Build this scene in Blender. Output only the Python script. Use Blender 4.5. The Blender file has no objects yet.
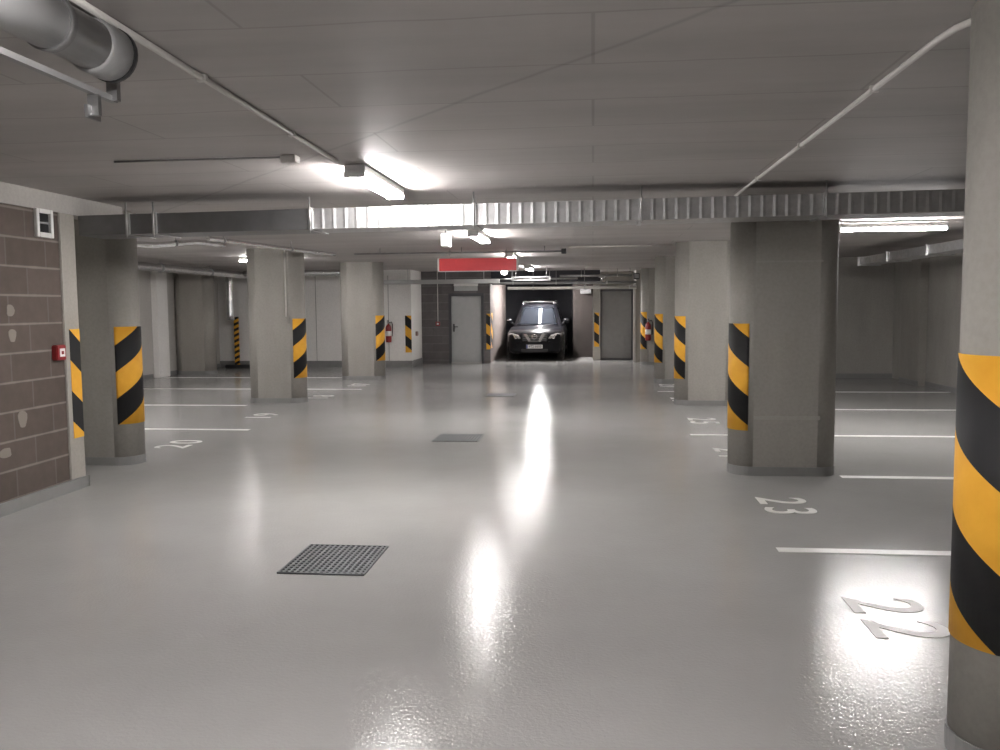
import bpy, bmesh, math, random
from mathutils import Vector, Matrix
random.seed(7)
S = bpy.context.scene
C = S.collection
PI = math.pi

# ------------------------------------------------------------------ materials
def newmat(name):
    m = bpy.data.materials.new(name); m.use_nodes = True
    nt = m.node_tree; b = nt.nodes['Principled BSDF']
    return m, nt, b

def node(nt, t, **kw):
    n = nt.nodes.new(t)
    for k, v in kw.items():
        setattr(n, k, v)
    return n

def ramp(nt, fac, stops):
    r = node(nt, 'ShaderNodeValToRGB')
    el = r.color_ramp.elements
    while len(el) < len(stops): el.new(.5)
    for e, (p, c) in zip(el, stops):
        e.position = p; e.color = (c[0], c[1], c[2], 1)
    nt.links.new(fac, r.inputs['Fac'])
    return r.outputs['Color']

def noise(nt, scale, detail=4, rough=.55, vec=None, stretch=None):
    n = node(nt, 'ShaderNodeTexNoise')
    n.inputs['Scale'].default_value = scale
    n.inputs['Detail'].default_value = detail
    n.inputs['Roughness'].default_value = rough
    tc = node(nt, 'ShaderNodeTexCoord')
    src = tc.outputs['Object']
    if stretch:
        mp = node(nt, 'ShaderNodeMapping'); mp.inputs['Scale'].default_value = stretch
        nt.links.new(src, mp.inputs['Vector']); src = mp.outputs['Vector']
    nt.links.new(src, n.inputs['Vector'])
    return n.outputs['Fac']

def bump(nt, b, h, strength=.2, dist=.01):
    n = node(nt, 'ShaderNodeBump')
    n.inputs['Strength'].default_value = strength
    n.inputs['Distance'].default_value = dist
    nt.links.new(h, n.inputs['Height']); nt.links.new(n.outputs['Normal'], b.inputs['Normal'])
    return n

def mul(c, f): return tuple(x * f for x in c)

def concrete(name, col, var=.12, rough=.75, scale=2.2, bstr=.15, streak=(1, 1, .35)):
    m, nt, b = newmat(name)
    n1 = noise(nt, scale, 6, .6, stretch=streak)
    c = ramp(nt, n1, [(.3, mul(col, 1 - var)), (.7, mul(col, 1 + var))])
    n2 = noise(nt, 34, 3, .6)
    mx = node(nt, 'ShaderNodeMix', data_type='RGBA', blend_type='MULTIPLY')
    mx.inputs[0].default_value = .25
    nt.links.new(c, mx.inputs[6])
    c2 = ramp(nt, n2, [(.35, (.7, .7, .7)), (.6, (1, 1, 1))])
    nt.links.new(c2, mx.inputs[7])
    nt.links.new(mx.outputs[2], b.inputs['Base Color'])
    b.inputs['Roughness'].default_value = rough
    b.inputs['Specular IOR Level'].default_value = .3
    bump(nt, b, n2, bstr, .004)
    return m

def plain(name, col, rough=.5, metal=0., var=.05, scale=8, spec=.5, emit=None, coat=0.):
    m, nt, b = newmat(name)
    n1 = noise(nt, scale, 3)
    c = ramp(nt, n1, [(.3, mul(col, 1 - var)), (.7, mul(col, 1 + var))])
    nt.links.new(c, b.inputs['Base Color'])
    b.inputs['Roughness'].default_value = rough
    b.inputs['Metallic'].default_value = metal
    b.inputs['Specular IOR Level'].default_value = spec
    b.inputs['Coat Weight'].default_value = coat
    b.inputs['Coat Roughness'].default_value = .04
    if emit:
        b.inputs['Emission Color'].default_value = (emit[0], emit[1], emit[2], 1)
        b.inputs['Emission Strength'].default_value = emit[3]
    return m

LAMP = 100.0
M = {}
M['pillar'] = concrete('pillar_concrete', (.30, .285, .26), .10)
M['pillar_pale'] = concrete('pier_concrete', (.32, .30, .27), .10)
M['beam'] = concrete('beam_concrete', (.42, .40, .375), .08)
M['wall_plain'] = concrete('wall_concrete', (.33, .315, .29), .10)
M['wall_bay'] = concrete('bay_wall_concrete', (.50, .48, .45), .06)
M['wall_white'] = concrete('white_render', (.82, .80, .77), .03, bstr=.05)
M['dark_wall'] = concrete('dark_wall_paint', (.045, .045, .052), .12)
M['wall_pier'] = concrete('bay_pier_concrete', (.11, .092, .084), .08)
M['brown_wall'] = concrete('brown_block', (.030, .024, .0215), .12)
M['plinth'] = plain('grey_floor_upstand', (.21, .208, .204), .45)

def mk_ceiling():
    m, nt, b = newmat('ceiling_concrete')
    tc = node(nt, 'ShaderNodeTexCoord')
    n1 = noise(nt, .9, 5, .6, stretch=(.35, 1.6, 1))
    c = ramp(nt, n1, [(.28, (.34, .318, .305)), (.72, (.48, .453, .437))])
    br = node(nt, 'ShaderNodeTexBrick')
    br.inputs['Scale'].default_value = 1
    br.inputs['Brick Width'].default_value = 2.5
    br.inputs['Row Height'].default_value = .62
    br.inputs['Mortar Size'].default_value = .010
    br.inputs['Mortar Smooth'].default_value = .6
    br.inputs['Color1'].default_value = (1, 1, 1, 1)
    br.inputs['Color2'].default_value = (.93, .93, .93, 1)
    br.inputs['Mortar'].default_value = (.72, .71, .70, 1)
    # wander the joints a little
    nz = noise(nt, .8, 3)
    ad = node(nt, 'ShaderNodeVectorMath', operation='MULTIPLY_ADD')
    ad.inputs[1].default_value = (0, .12, 0)
    nt.links.new(nz, ad.inputs[0]); nt.links.new(tc.outputs['Object'], ad.inputs[2])
    nt.links.new(ad.outputs[0], br.inputs['Vector'])
    mx = node(nt, 'ShaderNodeMix', data_type='RGBA', blend_type='MULTIPLY'); mx.inputs[0].default_value = .85
    nt.links.new(c, mx.inputs[6]); nt.links.new(br.outputs['Color'], mx.inputs[7])
    # one long diagonal crack running over the near part of the slab
    sep = node(nt, 'ShaderNodeSeparateXYZ'); nt.links.new(tc.outputs['Object'], sep.inputs[0])
    d = node(nt, 'ShaderNodeVectorMath', operation='DOT_PRODUCT')
    nrm = Vector((1.61, 1.42, 0)).normalized()
    d.inputs[1].default_value = nrm
    nt.links.new(ad.outputs[0], d.inputs[0])
    sb = node(nt, 'ShaderNodeMath', operation='SUBTRACT'); sb.inputs[1].default_value = Vector((-1.39, 5.11, 0)).dot(nrm) + .03
    nt.links.new(d.outputs['Value'], sb.inputs[0])
    ab = node(nt, 'ShaderNodeMath', operation='ABSOLUTE'); nt.links.new(sb.outputs[0], ab.inputs[0])
    cc = ramp(nt, ab.outputs[0], [(0, (.6, .6, .6)), (.022, (1, 1, 1))])
    m2 = node(nt, 'ShaderNodeMix', data_type='RGBA', blend_type='MULTIPLY'); m2.inputs[0].default_value = .6
    nt.links.new(mx.outputs[2], m2.inputs[6]); nt.links.new(cc, m2.inputs[7])
    nt.links.new(m2.outputs[2], b.inputs['Base Color'])
    b.inputs['Roughness'].default_value = .6
    b.inputs['Specular IOR Level'].default_value = .4
    bump(nt, b, noise(nt, 22, 3), .12, .004)
    return m
M['ceiling'] = mk_ceiling()

def mk_floor():
    m, nt, b = newmat('epoxy_floor')
    n1 = noise(nt, .55, 5, .6)
    c = ramp(nt, n1, [(.3, (.365, .360, .350)), (.7, (.425, .420, .410))])
    nt.links.new(c, b.inputs['Base Color'])
    n2 = noise(nt, 1.3, 4, .6)
    r = node(nt, 'ShaderNodeMapRange'); r.inputs['To Min'].default_value = .055; r.inputs['To Max'].default_value = .10
    nt.links.new(n2, r.inputs['Value']); nt.links.new(r.outputs[0], b.inputs['Roughness'])
    b.inputs['Specular IOR Level'].default_value = .10
    n3 = noise(nt, 55, 2, .6)
    n4 = noise(nt, 7, 2, .5)
    a = node(nt, 'ShaderNodeMath', operation='MULTIPLY_ADD'); a.inputs[1].default_value = .4
    nt.links.new(n4, a.inputs[0]); nt.links.new(n3, a.inputs[2])
    bump(nt, b, a.outputs[0], .6, .0028)
    return m
M['floor'] = mk_floor()

def mk_block(name, c1, c2, mortar, bw=.5, rh=.232, z_off=.098):
    m, nt, b = newmat(name)
    tc = node(nt, 'ShaderNodeTexCoord')
    mp = node(nt, 'ShaderNodeMapping')
    sep = node(nt, 'ShaderNodeSeparateXYZ'); nt.links.new(tc.outputs['Object'], sep.inputs[0])
    ax = node(nt, 'ShaderNodeMath', operation='ADD'); nt.links.new(sep.outputs[0], ax.inputs[0]); nt.links.new(sep.outputs[1], ax.inputs[1])
    cb = node(nt, 'ShaderNodeCombineXYZ'); nt.links.new(ax.outputs[0], cb.inputs[0]); nt.links.new(sep.outputs[2], cb.inputs[1])
    br = node(nt, 'ShaderNodeTexBrick')
    br.inputs['Scale'].default_value = 1
    br.inputs['Brick Width'].default_value = bw
    br.inputs['Row Height'].default_value = rh
    br.inputs['Mortar Size'].default_value = .009
    br.inputs['Mortar Smooth'].default_value = .3
    br.inputs['Color1'].default_value = (*c1, 1); br.inputs['Color2'].default_value = (*c2, 1); br.inputs['Mortar'].default_value = (*mul(mortar, .62), 1)
    zo = node(nt, 'ShaderNodeMath', operation='SUBTRACT'); zo.inputs[1].default_value = z_off; nt.links.new(sep.outputs[2], zo.inputs[0])
    nt.links.new(zo.outputs[0], cb.inputs[1])
    nt.links.new(cb.outputs[0], br.inputs['Vector'])
    bed = node(nt, 'ShaderNodeMath', operation='PINGPONG'); bed.inputs[1].default_value = rh / 2; nt.links.new(zo.outputs[0], bed.inputs[0])
    bn = node(nt, 'ShaderNodeMath', operation='MULTIPLY_ADD'); bn.inputs[1].default_value = .014; nt.links.new(noise(nt, 5, 4), bn.inputs[0]); nt.links.new(bed.outputs[0], bn.inputs[2])
    bl = node(nt, 'ShaderNodeMix', data_type='RGBA')
    nt.links.new(ramp(nt, bn.outputs[0], [(.010, (1, 1, 1)), (.019, (0, 0, 0))]), bl.inputs[0])
    nt.links.new(br.outputs['Color'], bl.inputs[6]); bl.inputs[7].default_value = (*mortar, 1)
    mx = node(nt, 'ShaderNodeMix', data_type='RGBA', blend_type='MULTIPLY'); mx.inputs[0].default_value = .5
    nt.links.new(bl.outputs[2], mx.inputs[6])
    nt.links.new(ramp(nt, noise(nt, 9, 5, .65), [(.3, (.75, .75, .75)), (.7, (1.1, 1.08, 1.06))]), mx.inputs[7])
    nt.links.new(mx.outputs[2], b.inputs['Base Color'])
    b.inputs['Roughness'].default_value = .85; b.inputs['Specular IOR Level'].default_value = .2
    bump(nt, b, br.outputs['Fac'], -.5, .006)
    return m
M['masonry'] = mk_block('block_masonry', (.088, .070, .060), (.105, .085, .074), (.20, .175, .155))
M['masonry_far'] = mk_block('block_masonry_far', (.115, .105, .105), (.14, .13, .13), (.18, .175, .17))
M['patch'] = plain('light_patch', (.19, .165, .14), .8)

def mk_stripe():
    m, nt, b = newmat('hazard_stripes')
    uv = node(nt, 'ShaderNodeUVMap'); uv.uv_map = 'UVMap'
    sep = node(nt, 'ShaderNodeSeparateXYZ'); nt.links.new(uv.outputs[0], sep.inputs[0])
    a = node(nt, 'ShaderNodeMath', operation='MULTIPLY_ADD'); a.inputs[1].default_value = .78
    nt.links.new(sep.outputs[0], a.inputs[0]); nt.links.new(sep.outputs[1], a.inputs[2])
    s = node(nt, 'ShaderNodeMath', operation='SUBTRACT'); s.inputs[1].default_value = 1.44 - 5.45
    nt.links.new(a.outputs[0], s.inputs[0])
    d = node(nt, 'ShaderNodeMath', operation='DIVIDE'); d.inputs[1].default_value = .545
    nt.links.new(s.outputs[0], d.inputs[0])
    f = node(nt, 'ShaderNodeMath', operation='FRACT'); nt.links.new(d.outputs[0], f.inputs[0])
    g = node(nt, 'ShaderNodeMath', operation='GREATER_THAN'); g.inputs[1].default_value = .5
    nt.links.new(f.outputs[0], g.inputs[0])
    mx = node(nt, 'ShaderNodeMix', data_type='RGBA')
    yl = ramp(nt, noise(nt, 6, 4), [(.3, (.70, .34, .030)), (.7, (.80, .42, .045))])
    nt.links.new(yl, mx.inputs[6]); mx.inputs[7].default_value = (.014, .014, .015, 1)
    nt.links.new(g.outputs[0], mx.inputs[0])
    nt.links.new(mx.outputs[2], b.inputs['Base Color'])
    b.inputs['Roughness'].default_value = .62; b.inputs['Specular IOR Level'].default_value = .25
    return m
M['stripe'] = mk_stripe()
M['line'] = plain('white_line_paint', (.78, .77, .75), .45)
M['galv'] = plain('galvanised_steel', (.50, .50, .50), .42, 1., .12, 14)
M['duct_dark_reflect'] = plain('duct_steel_dark_reflection', (.24, .24, .245), .45, 1., .08, 6)  # same duct metal; its darker floor reflection is put into the colour
M['galv_dark'] = plain('dull_steel', (.30, .30, .30), .5, 1., .1, 14)
M['foil'] = plain('silver_foil', (.78, .78, .78), .22, 1., .1, 20)
def mk_foil():
    m = M['foil']; nt = m.node_tree; b = nt.nodes['Principled BSDF']
    bump(nt, b, noise(nt, 38, 3), .6, .01)
mk_foil()
M['pvc'] = plain('grey_plastic_pipe', (.26, .26, .26), .4)
M['conduit'] = plain('pale_conduit', (.58, .56, .53), .5)
M['conduit_white'] = plain('white_duct', (.40, .40, .39), .45)
M['black'] = plain('black_plastic', (.02, .02, .021), .45)
M['rubber'] = plain('tyre_rubber', (.018, .018, .018), .7)
M['white_plastic'] = plain('white_plastic', (.75, .74, .72), .4)
M['housing'] = plain('lamp_housing', (.75, .75, .74), .4)
M['tube'] = plain('lit_tube', (.9, .9, .9), .3, emit=(1, .965, .955, LAMP))
M['tube_dim'] = plain('lit_tube_far', (.9, .9, .9), .3, emit=(1, .965, .955, LAMP * .5))
M['tube_bay'] = plain('lit_tube_bay', (.9, .9, .9), .3, emit=(1, .965, .955, LAMP * 2.2))
M['small_lamp'] = plain('lit_diffuser', (.9, .9, .9), .3, emit=(1, .98, .95, 1.0))
M['red'] = plain('red_paint', (.24, .018, .02), .35)
M['sign_red'] = plain('red_sign_face', (.62, .060, .065), .35, emit=(.8, .10, .11, .05))
M['door_grey'] = plain('door_paint_grey', (.40, .405, .40), .45)
M['door_dark'] = plain('door_paint_mid_grey', (.20, .195, .19), .5)
M['frame_dark'] = plain('dark_frame', (.06, .06, .065), .5)
M['steel_light'] = plain('light_steel_frame', (.45, .44, .42), .4)
M['grate'] = plain('grating_steel', (.17, .18, .185), .5, .5)
M['pit_shade'] = plain('pit_shade_sheet', (.012, .012, .012), .8)  # near black: the shade below a grating, put into the colour
M['carpaint'] = plain('black_car_paint', (.006, .006, .008), .3, 0, .05, 3, spec=.14, coat=.08)
M['glass'] = plain('dark_car_glass', (.012, .014, .018), .03, 0, .02, 3, spec=.1)
M['chrome'] = plain('chrome', (.75, .75, .76), .15, 1.)
M['lens'] = plain('headlight_lens', (.42, .40, .40), .12, .3, .25, 20, coat=1.)
M['plate'] = plain('plate_white', (.72, .72, .71), .4)
M['ink'] = plain('ink', (.02, .02, .025), .6)
M['blue'] = plain('plate_blue', (.03, .06, .3), .5)

# ------------------------------------------------------------------ helpers
def box(bm, x0, x1, y0, y1, z0, z1, bev=0.):
    r = bmesh.ops.create_cube(bm, size=1)
    vs = r['verts']
    for v in vs:
        v.co = Vector(((x0 + x1) / 2 + v.co.x * (x1 - x0), (y0 + y1) / 2 + v.co.y * (y1 - y0), (z0 + z1) / 2 + v.co.z * (z1 - z0)))
    if bev:
        es = list({e for v in vs for e in v.link_edges})
        bmesh.ops.bevel(bm, geom=es, offset=bev, segments=2, affect='EDGES', clamp_overlap=True)

def tube(bm, pts, r, seg=12, cap=True, radii=None):
    pts = [Vector(p) for p in pts]
    rings = []
    prev = None
    for i, p in enumerate(pts):
        if i == 0: t = pts[1] - p
        elif i == len(pts) - 1: t = p - pts[i - 1]
        else: t = (pts[i + 1] - p).normalized() + (p - pts[i - 1]).normalized()
        t.normalize()
        if prev is None:
            a = Vector((0, 0, 1)) if abs(t.z) < .9 else Vector((1, 0, 0))
            u = t.cross(a).normalized()
        else:
            u = (prev - t * prev.dot(t)).normalized()
        prev = u
        w = t.cross(u)
        rr = radii[i] if radii else r
        rings.append([bm.verts.new(p + (u * math.cos(2 * PI * k / seg) + w * math.sin(2 * PI * k / seg)) * rr) for k in range(seg)])
    for a, b in zip(rings, rings[1:]):
        for k in range(seg):
            f = bm.faces.new((a[k], a[(k + 1) % seg], b[(k + 1) % seg], b[k])); f.smooth = True
    if cap:
        bm.faces.new(rings[0][::-1]); bm.faces.new(rings[-1])

def prism(bm, outline, z0, z1, smooth=False):
    lo = [bm.verts.new((x, y, z0)) for x, y in outline]
    hi = [bm.verts.new((x, y, z1)) for x, y in outline]
    n = len(outline)
    for k in range(n):
        f = bm.faces.new((lo[k], lo[(k + 1) % n], hi[(k + 1) % n], hi[k])); f.smooth = smooth
    bm.faces.new(lo[::-1]); bm.faces.new(hi)

def lathe(bm, prof, seg=20, mat=None):
    rings = []
    for r, z in prof:
        rings.append([bm.verts.new((r * math.cos(2 * PI * k / seg), r * math.sin(2 * PI * k / seg), z)) for k in range(seg)])
    fs = []
    for a, b in zip(rings, rings[1:]):
        for k in range(seg):
            f = bm.faces.new((a[k], a[(k + 1) % seg], b[(k + 1) % seg], b[k])); f.smooth = True
    bm.faces.new(rings[0][::-1]); bm.faces.new(rings[-1])

def obj(name, bm, mat, parent=None, loc=None, rot=None):
    bmesh.ops.recalc_face_normals(bm, faces=bm.faces)
    me = bpy.data.meshes.new(name); bm.to_mesh(me); bm.free()
    me.materials.append(M[mat] if isinstance(mat, str) else mat)
    o = bpy.data.objects.new(name, me); C.objects.link(o)
    if parent: o.parent = parent
    if loc: o.location = loc
    if rot: o.rotation_euler = rot
    return o

def B(*boxes, bev=0.):
    bm = bmesh.new()
    for b in boxes: box(bm, *b, bev=bev)
    return bm

def T(pts, r, seg=12, **k):
    bm = bmesh.new(); tube(bm, pts, r, seg, **k); return bm

def thing(name, label, cat, loc=(0, 0, 0), rot=(0, 0, 0), group=None):
    o = bpy.data.objects.new(name, None); C.objects.link(o)
    o.empty_display_size = .1
    o.location = loc; o.rotation_euler = rot
    return tag(o, label, cat, group)

def tag(o, label, cat, group=None):
    o['label'] = label; o['category'] = cat; o['kind'] = 'thing'
    if group: o['group'] = group
    return o

def struct(name, bm, mat, parent=None, label=None, cat=None):
    o = obj(name, bm, mat, parent)
    if not parent:
        o['kind'] = 'structure'
        if label: o['label'] = label
        if cat: o['category'] = cat
    return o

def dup(root, loc=None, rot=None, label=None, group=None):
    r = root.copy(); C.objects.link(r)
    if loc is not None: r.location = loc
    if rot is not None: r.rotation_euler = rot
    if label: r['label'] = label
    if group: r['group'] = group
    for ch in list(root.children):
        c = ch.copy(); C.objects.link(c); c.parent = r
        for g in ch.children:
            d = g.copy(); C.objects.link(d); d.parent = c
    return r

def text_mesh(name, body, size, mat, parent=None, extrude=.0015, offset=0., space=1.):
    cu = bpy.data.curves.new(name + '_curve', 'FONT')
    cu.body = body; cu.size = size; cu.extrude = extrude; cu.offset = offset
    cu.align_x = 'CENTER'; cu.align_y = 'CENTER'; cu.space_character = space
    tmp = bpy.data.objects.new(name + '_tmp', cu); C.objects.link(tmp)
    bpy.context.view_layer.update()
    dg = bpy.context.evaluated_depsgraph_get()
    me = bpy.data.meshes.new_from_object(tmp.evaluated_get(dg))
    bpy.data.objects.remove(tmp); bpy.data.curves.remove(cu)
    me.name = name; me.materials.clear(); me.materials.append(M[mat])
    o = bpy.data.objects.new(name, me); C.objects.link(o)
    if parent: o.parent = parent
    return o

# ------------------------------------------------------------------ the shell
ZC = 2.6
struct('floor', B((-10.4, 6.6, -6.2, 31.2, -.2, 0)), 'floor', label='glossy grey coated concrete floor of the car park', cat='floor')
struct('ceiling', B((-10.4, 6.6, -6.2, 31.2, ZC, ZC + .2)), 'ceiling', label='raw grey concrete ceiling slab with board joints', cat='ceiling')

# left: block masonry wall with a concrete pier at its end
wl = struct('wall_left', B((-4.8, -4.6, -6, 7.04, 0, 2.44)), 'masonry', label='brown block masonry wall along the left side', cat='wall')
struct('ring_beam', B((-4.8, -4.585, -6, 8.06, 2.44, ZC)), 'beam', wl)
struct('corner_pier', B((-4.8, -4.585, 7.04, 7.26, 0, 2.44), bev=.006), 'pillar_pale', wl)
for (y, z, w, h) in ((6.37, 1.60, .045, .055), (6.38, 1.40, .045, .06), (6.45, .72, .055, .08), (6.23, .48, .07, .045)):
    bm = bmesh.new()
    n = 14
    ring = [(y + w * (1 + .18 * math.sin(3 * a + z * 9)) * math.cos(a), z + h * (1 + .15 * math.cos(2 * a + y)) * math.sin(a)) for a in [2 * PI * k / n for k in range(n)]]
    lo = [bm.verts.new((-4.6, a, b)) for a, b in ring]; hi = [bm.verts.new((-4.597, a, b)) for a, b in ring]
    bm.faces.new(hi)
    for k in range(n): bm.faces.new((lo[k], lo[(k + 1) % n], hi[(k + 1) % n], hi[k]))
    struct('plaster_patch', bm, 'patch', wl)
struct('baseboard_left', B((-4.585, -4.565, -6, 7.275, 0, .10), (-4.8, -4.565, 7.26, 7.28, 0, .10)), 'plinth')
struct('wall_left_return', B((-10.2, -4.8, 7.06, 7.24, 0, ZC)), 'wall_plain')
wb = struct('wall_left_bay', B((-10.4, -10.2, 7.06, 22.8, 0, ZC)), 'wall_bay', label='pale concrete wall at the back of the left parking bays', cat='wall')
struct('trim_3', B((-10.2, -10.05, 19.0, 19.5, 0, ZC), bev=.01), 'wall_white')
struct('baseboard_left_bay', B((-10.2, -10.185, 7.24, 18.95, 0, .1), (-10.2, -10.185, 19.35, 22.6, 0, .1)), 'plinth')

# white plastered room at the back left
ww = struct('wall_far_left', B((-10.2, -4.83, 22.6, 22.8, 0, ZC), (-5.03, -4.83, 22.8, 24.2, 0, ZC)), 'wall_white', label='white plastered walls of the room at the back left', cat='wall')
struct('panel_joint', B(*[(x - .008, x + .008, 22.594, 22.602, .15, 2.45) for x in (-9.0, -7.45, -6.0, -5.45)]), 'wall_plain', ww)
struct('baseboard_far_left', B((-10.2, -4.83, 22.585, 22.6, 0, .17), (-4.83, -4.815, 22.585, 24, 0, .17)), 'plinth')

# far wall of dark blocks with the grey door
wf = struct('wall_far', B((-4.83, -4.05, 24, 24.2, 0, ZC), (-3.05, -2.87, 24, 24.2, 0, ZC), (-4.05, -3.05, 24, 24.2, 1.98, ZC)), 'masonry_far', label='dark block wall around the grey door at the far end', cat='wall')
d1 = struct('door_1', B((-3.98, -3.12, 24.03, 24.08, .04, 1.90), bev=.004), 'door_grey', label='plain light grey steel door in the dark far wall', cat='door')
struct('door_frame', B((-4.05, -3.98, 23.98, 24.1, 0, 1.98), (-3.12, -3.05, 23.98, 24.1, 0, 1.98), (-3.98, -3.12, 23.98, 24.1, 1.90, 1.98)), 'frame_dark', d1)
hb = bmesh.new(); box(hb, -3.93, -3.89, 24.015, 24.03, .90, 1.12, .004); tube(hb, [(-3.91, 24.02, 1.04), (-3.91, 23.97, 1.04), (-3.79, 23.97, 1.04)], .011)
struct('door_handle', hb, 'black', d1)
struct('threshold', B((-3.98, -3.12, 23.96, 24.08, 0, .04)), 'steel_light', d1)

# car bay between the two doors
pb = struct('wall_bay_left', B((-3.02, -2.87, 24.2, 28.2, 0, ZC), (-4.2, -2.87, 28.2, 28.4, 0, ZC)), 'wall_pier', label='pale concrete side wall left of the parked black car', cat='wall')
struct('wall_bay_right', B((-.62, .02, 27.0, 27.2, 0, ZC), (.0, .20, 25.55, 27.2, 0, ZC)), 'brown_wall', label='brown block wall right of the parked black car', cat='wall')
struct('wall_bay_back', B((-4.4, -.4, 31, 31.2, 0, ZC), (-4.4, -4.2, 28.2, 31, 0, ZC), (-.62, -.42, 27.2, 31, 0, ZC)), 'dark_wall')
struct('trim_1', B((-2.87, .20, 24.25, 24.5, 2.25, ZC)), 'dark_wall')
br_ = struct('wall_far_right', B((.0, .22, 25.4, 25.6, 0, ZC), (.22, 1.2, 25.5, 25.7, 2.08, ZC), (1.2, 1.36, 24.5, 25.7, 0, ZC), (1.36, 2.5, 24.6, 24.8, 0, ZC)), 'wall_plain')
d2 = struct('door_2', B((.24, 1.12, 25.52, 25.58, .05, 2.02), bev=.004), 'door_dark', label='wide flat dark grey steel door right of the black car', cat='door')
struct('door_frame', B((1.12, 1.2, 25.47, 25.6, 0, 2.08), (.22, .25, 25.47, 25.6, 0, 2.08), (.25, 1.12, 25.47, 25.6, 2.02, 2.08)), 'frame_dark', d2)
struct('threshold', B((.25, 1.12, 25.46, 25.6, 0, .05)), 'frame_dark', d2)
struct('top_rail', T([(.3, 25.42, 2.12), (1.1, 25.42, 2.12)], .03), 'steel_light', d2)
struct('trim_2', B((1.13, 1.20, 24.46, 24.56, 0, 2.2)), 'steel_light')

# right side
wr = struct('wall_right', B((6.4, 6.6, -6, 19.4, 0, ZC)), 'wall_plain', label='plain concrete wall behind the right parking bays', cat='wall')
struct('pilaster', B((6.25, 6.4, 17.3, 18.3, 0, ZC), bev=.01), 'pillar', wr)
struct('wall_right_back', B((2.3, 6.4, 19.2, 19.4, 0, ZC)), 'wall_plain')
struct('wall_right_far', B((2.3, 2.5, 19.4, 24.8, 0, ZC)), 'wall_plain')
struct('baseboard_right', B((6.385, 6.4, -6, 17.3, 0, .1), (6.235, 6.25, 17.3, 18.3, 0, .1), (2.3, 6.4, 19.185, 19.2, 0, .1)), 'plinth')
struct('wall_near', B((-4.8, 6.6, -6.2, -6, 0, ZC)), 'wall_plain')

# ------------------------------------------------------------------ pillars
RAD, PL = .20, .98
def stadium(sx, r, L, n=16):
    """outline of a pillar; apex at x=0, body towards sx*L"""
    pts = []
    for k in range(n + 1):
        a = PI / 2 + PI * k / n
        pts.append((r + r * math.cos(a), r * math.sin(a)))
    for k in range(n + 1):
        a = -PI / 2 + PI * k / n
        pts.append((L - r + r * math.cos(a), r * math.sin(a)))
    return [(sx * x, y) for x, y in pts]

def arc_strip(sx, r, z0, z1, s0, s1, n=26, dv=0.):
    """shell round the lane end; s runs from the apex towards the viewer's side (-y)"""
    bm = bmesh.new(); uvl = bm.loops.layers.uv.new('UVMap')
    def P(s, rr):
        q = PI * RAD / 2
        if abs(s) <= q:
            a = s / RAD
            x, y = RAD - rr * math.cos(a), -rr * math.sin(a)
        else:
            x, y = RAD + (abs(s) - q), -math.copysign(rr, s)
        return sx * x, y
    cols = []
    for k in range(n + 1):
        s = s0 + (s1 - s0) * k / n
        xo, yo = P(s, r); xi, yi = P(s, RAD - .002)
        cols.append((s, bm.verts.new((xo, yo, z0)), bm.verts.new((xo, yo, z1)), bm.verts.new((xi, yi, z0)), bm.verts.new((xi, yi, z1))))
    def face(vs, uvs, sm=False):
        f = bm.faces.new(vs); f.smooth = sm
        for l in f.loops: q = uvs[list(vs).index(l.vert)]; l[uvl].uv = (q[0], q[1] + dv)
    for a, b in zip(cols, cols[1:]):
        face((a[1], b[1], b[2], a[2]), [(a[0], z0), (b[0], z0), (b[0], z1), (a[0], z1)], True)
        face((a[2], b[2], b[4], a[4]), [(a[0], z1), (b[0], z1), (b[0], z1), (a[0], z1)])
        face((a[1], a[3], b[3], b[1]), [(a[0], z0), (a[0], z0), (b[0], z0), (b[0], z0)])
    for c in (cols[0], cols[-1]):
        face((c[1], c[2], c[4], c[3]), [(c[0], z0), (c[0], z1), (c[0], z1), (c[0], z0)])
    return bm

def flat_strip(w, z0, z1, th=.004, dv=.04):
    """flat striped panel in the local xz plane, facing -y"""
    bm = bmesh.new(); uvl = bm.loops.layers.uv.new('UVMap')
    box(bm, 0, w, -th, 0, z0, z1)
    for f in bm.faces:
        for l in f.loops: l[uvl].uv = (l.vert.co.x, l.vert.co.z + dv)
    return bm

def make_pillar(sx, label, group, loc, dv=0.):
    t = thing('concrete_pillar', label, 'pillar', loc, group=group)
    bm = bmesh.new(); prism(bm, stadium(sx, RAD, PL), 0, ZC)
    # smooth only the curved ends
    for f in bm.faces:
        f.smooth = f.calc_center_median().z > .1 and f.calc_center_median().z < ZC - .1 and f.calc_area() < .4
    o = obj('shaft', bm, 'pillar', t)
    bm = bmesh.new(); prism(bm, [(sx * (sx * x * (PL + .012) / PL - .006), y * (RAD + .006) / RAD) for x, y in stadium(sx, RAD, PL)], 0, .085)
    obj('plinth', bm, 'plinth', t)
    bm = arc_strip(sx, RAD + .005, .425, 1.425, -.30, .265, dv=dv)
    s = obj('hazard_strip', bm, 'stripe', t); s['label'] = 'yellow and black striped guard round the pillar end'
    return t
GR, GL = 'pillars on the right of the lane', 'pillars on the left of the lane'
pr = make_pillar(1, 'nearest concrete pillar with hazard stripes, cut by the right picture edge', GR, (1.27, 3.1, 0), .06)
pr2 = make_pillar(1, 'broad concrete pillar between the painted numbers 23 and 24', GR, (1.29, 8.35, 0), -.06)
pr3 = make_pillar(1, 'striped concrete pillar beyond number 25, second behind the nearest one', GR, (1.31, 14.05, 0), 0)
pr4 = dup(pr3, (1.27, 18.0, 0), label='dark faced striped pillar just left of the third right pillar')
pr5 = dup(pr3, (1.29, 23.55, 0), label='far right striped pillar with a red extinguisher on its front')
pl1 = make_pillar(-1, 'concrete pillar behind the end of the block wall, striped on its rounded right end', GL, (-4.69, 8.45, 0))
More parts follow.
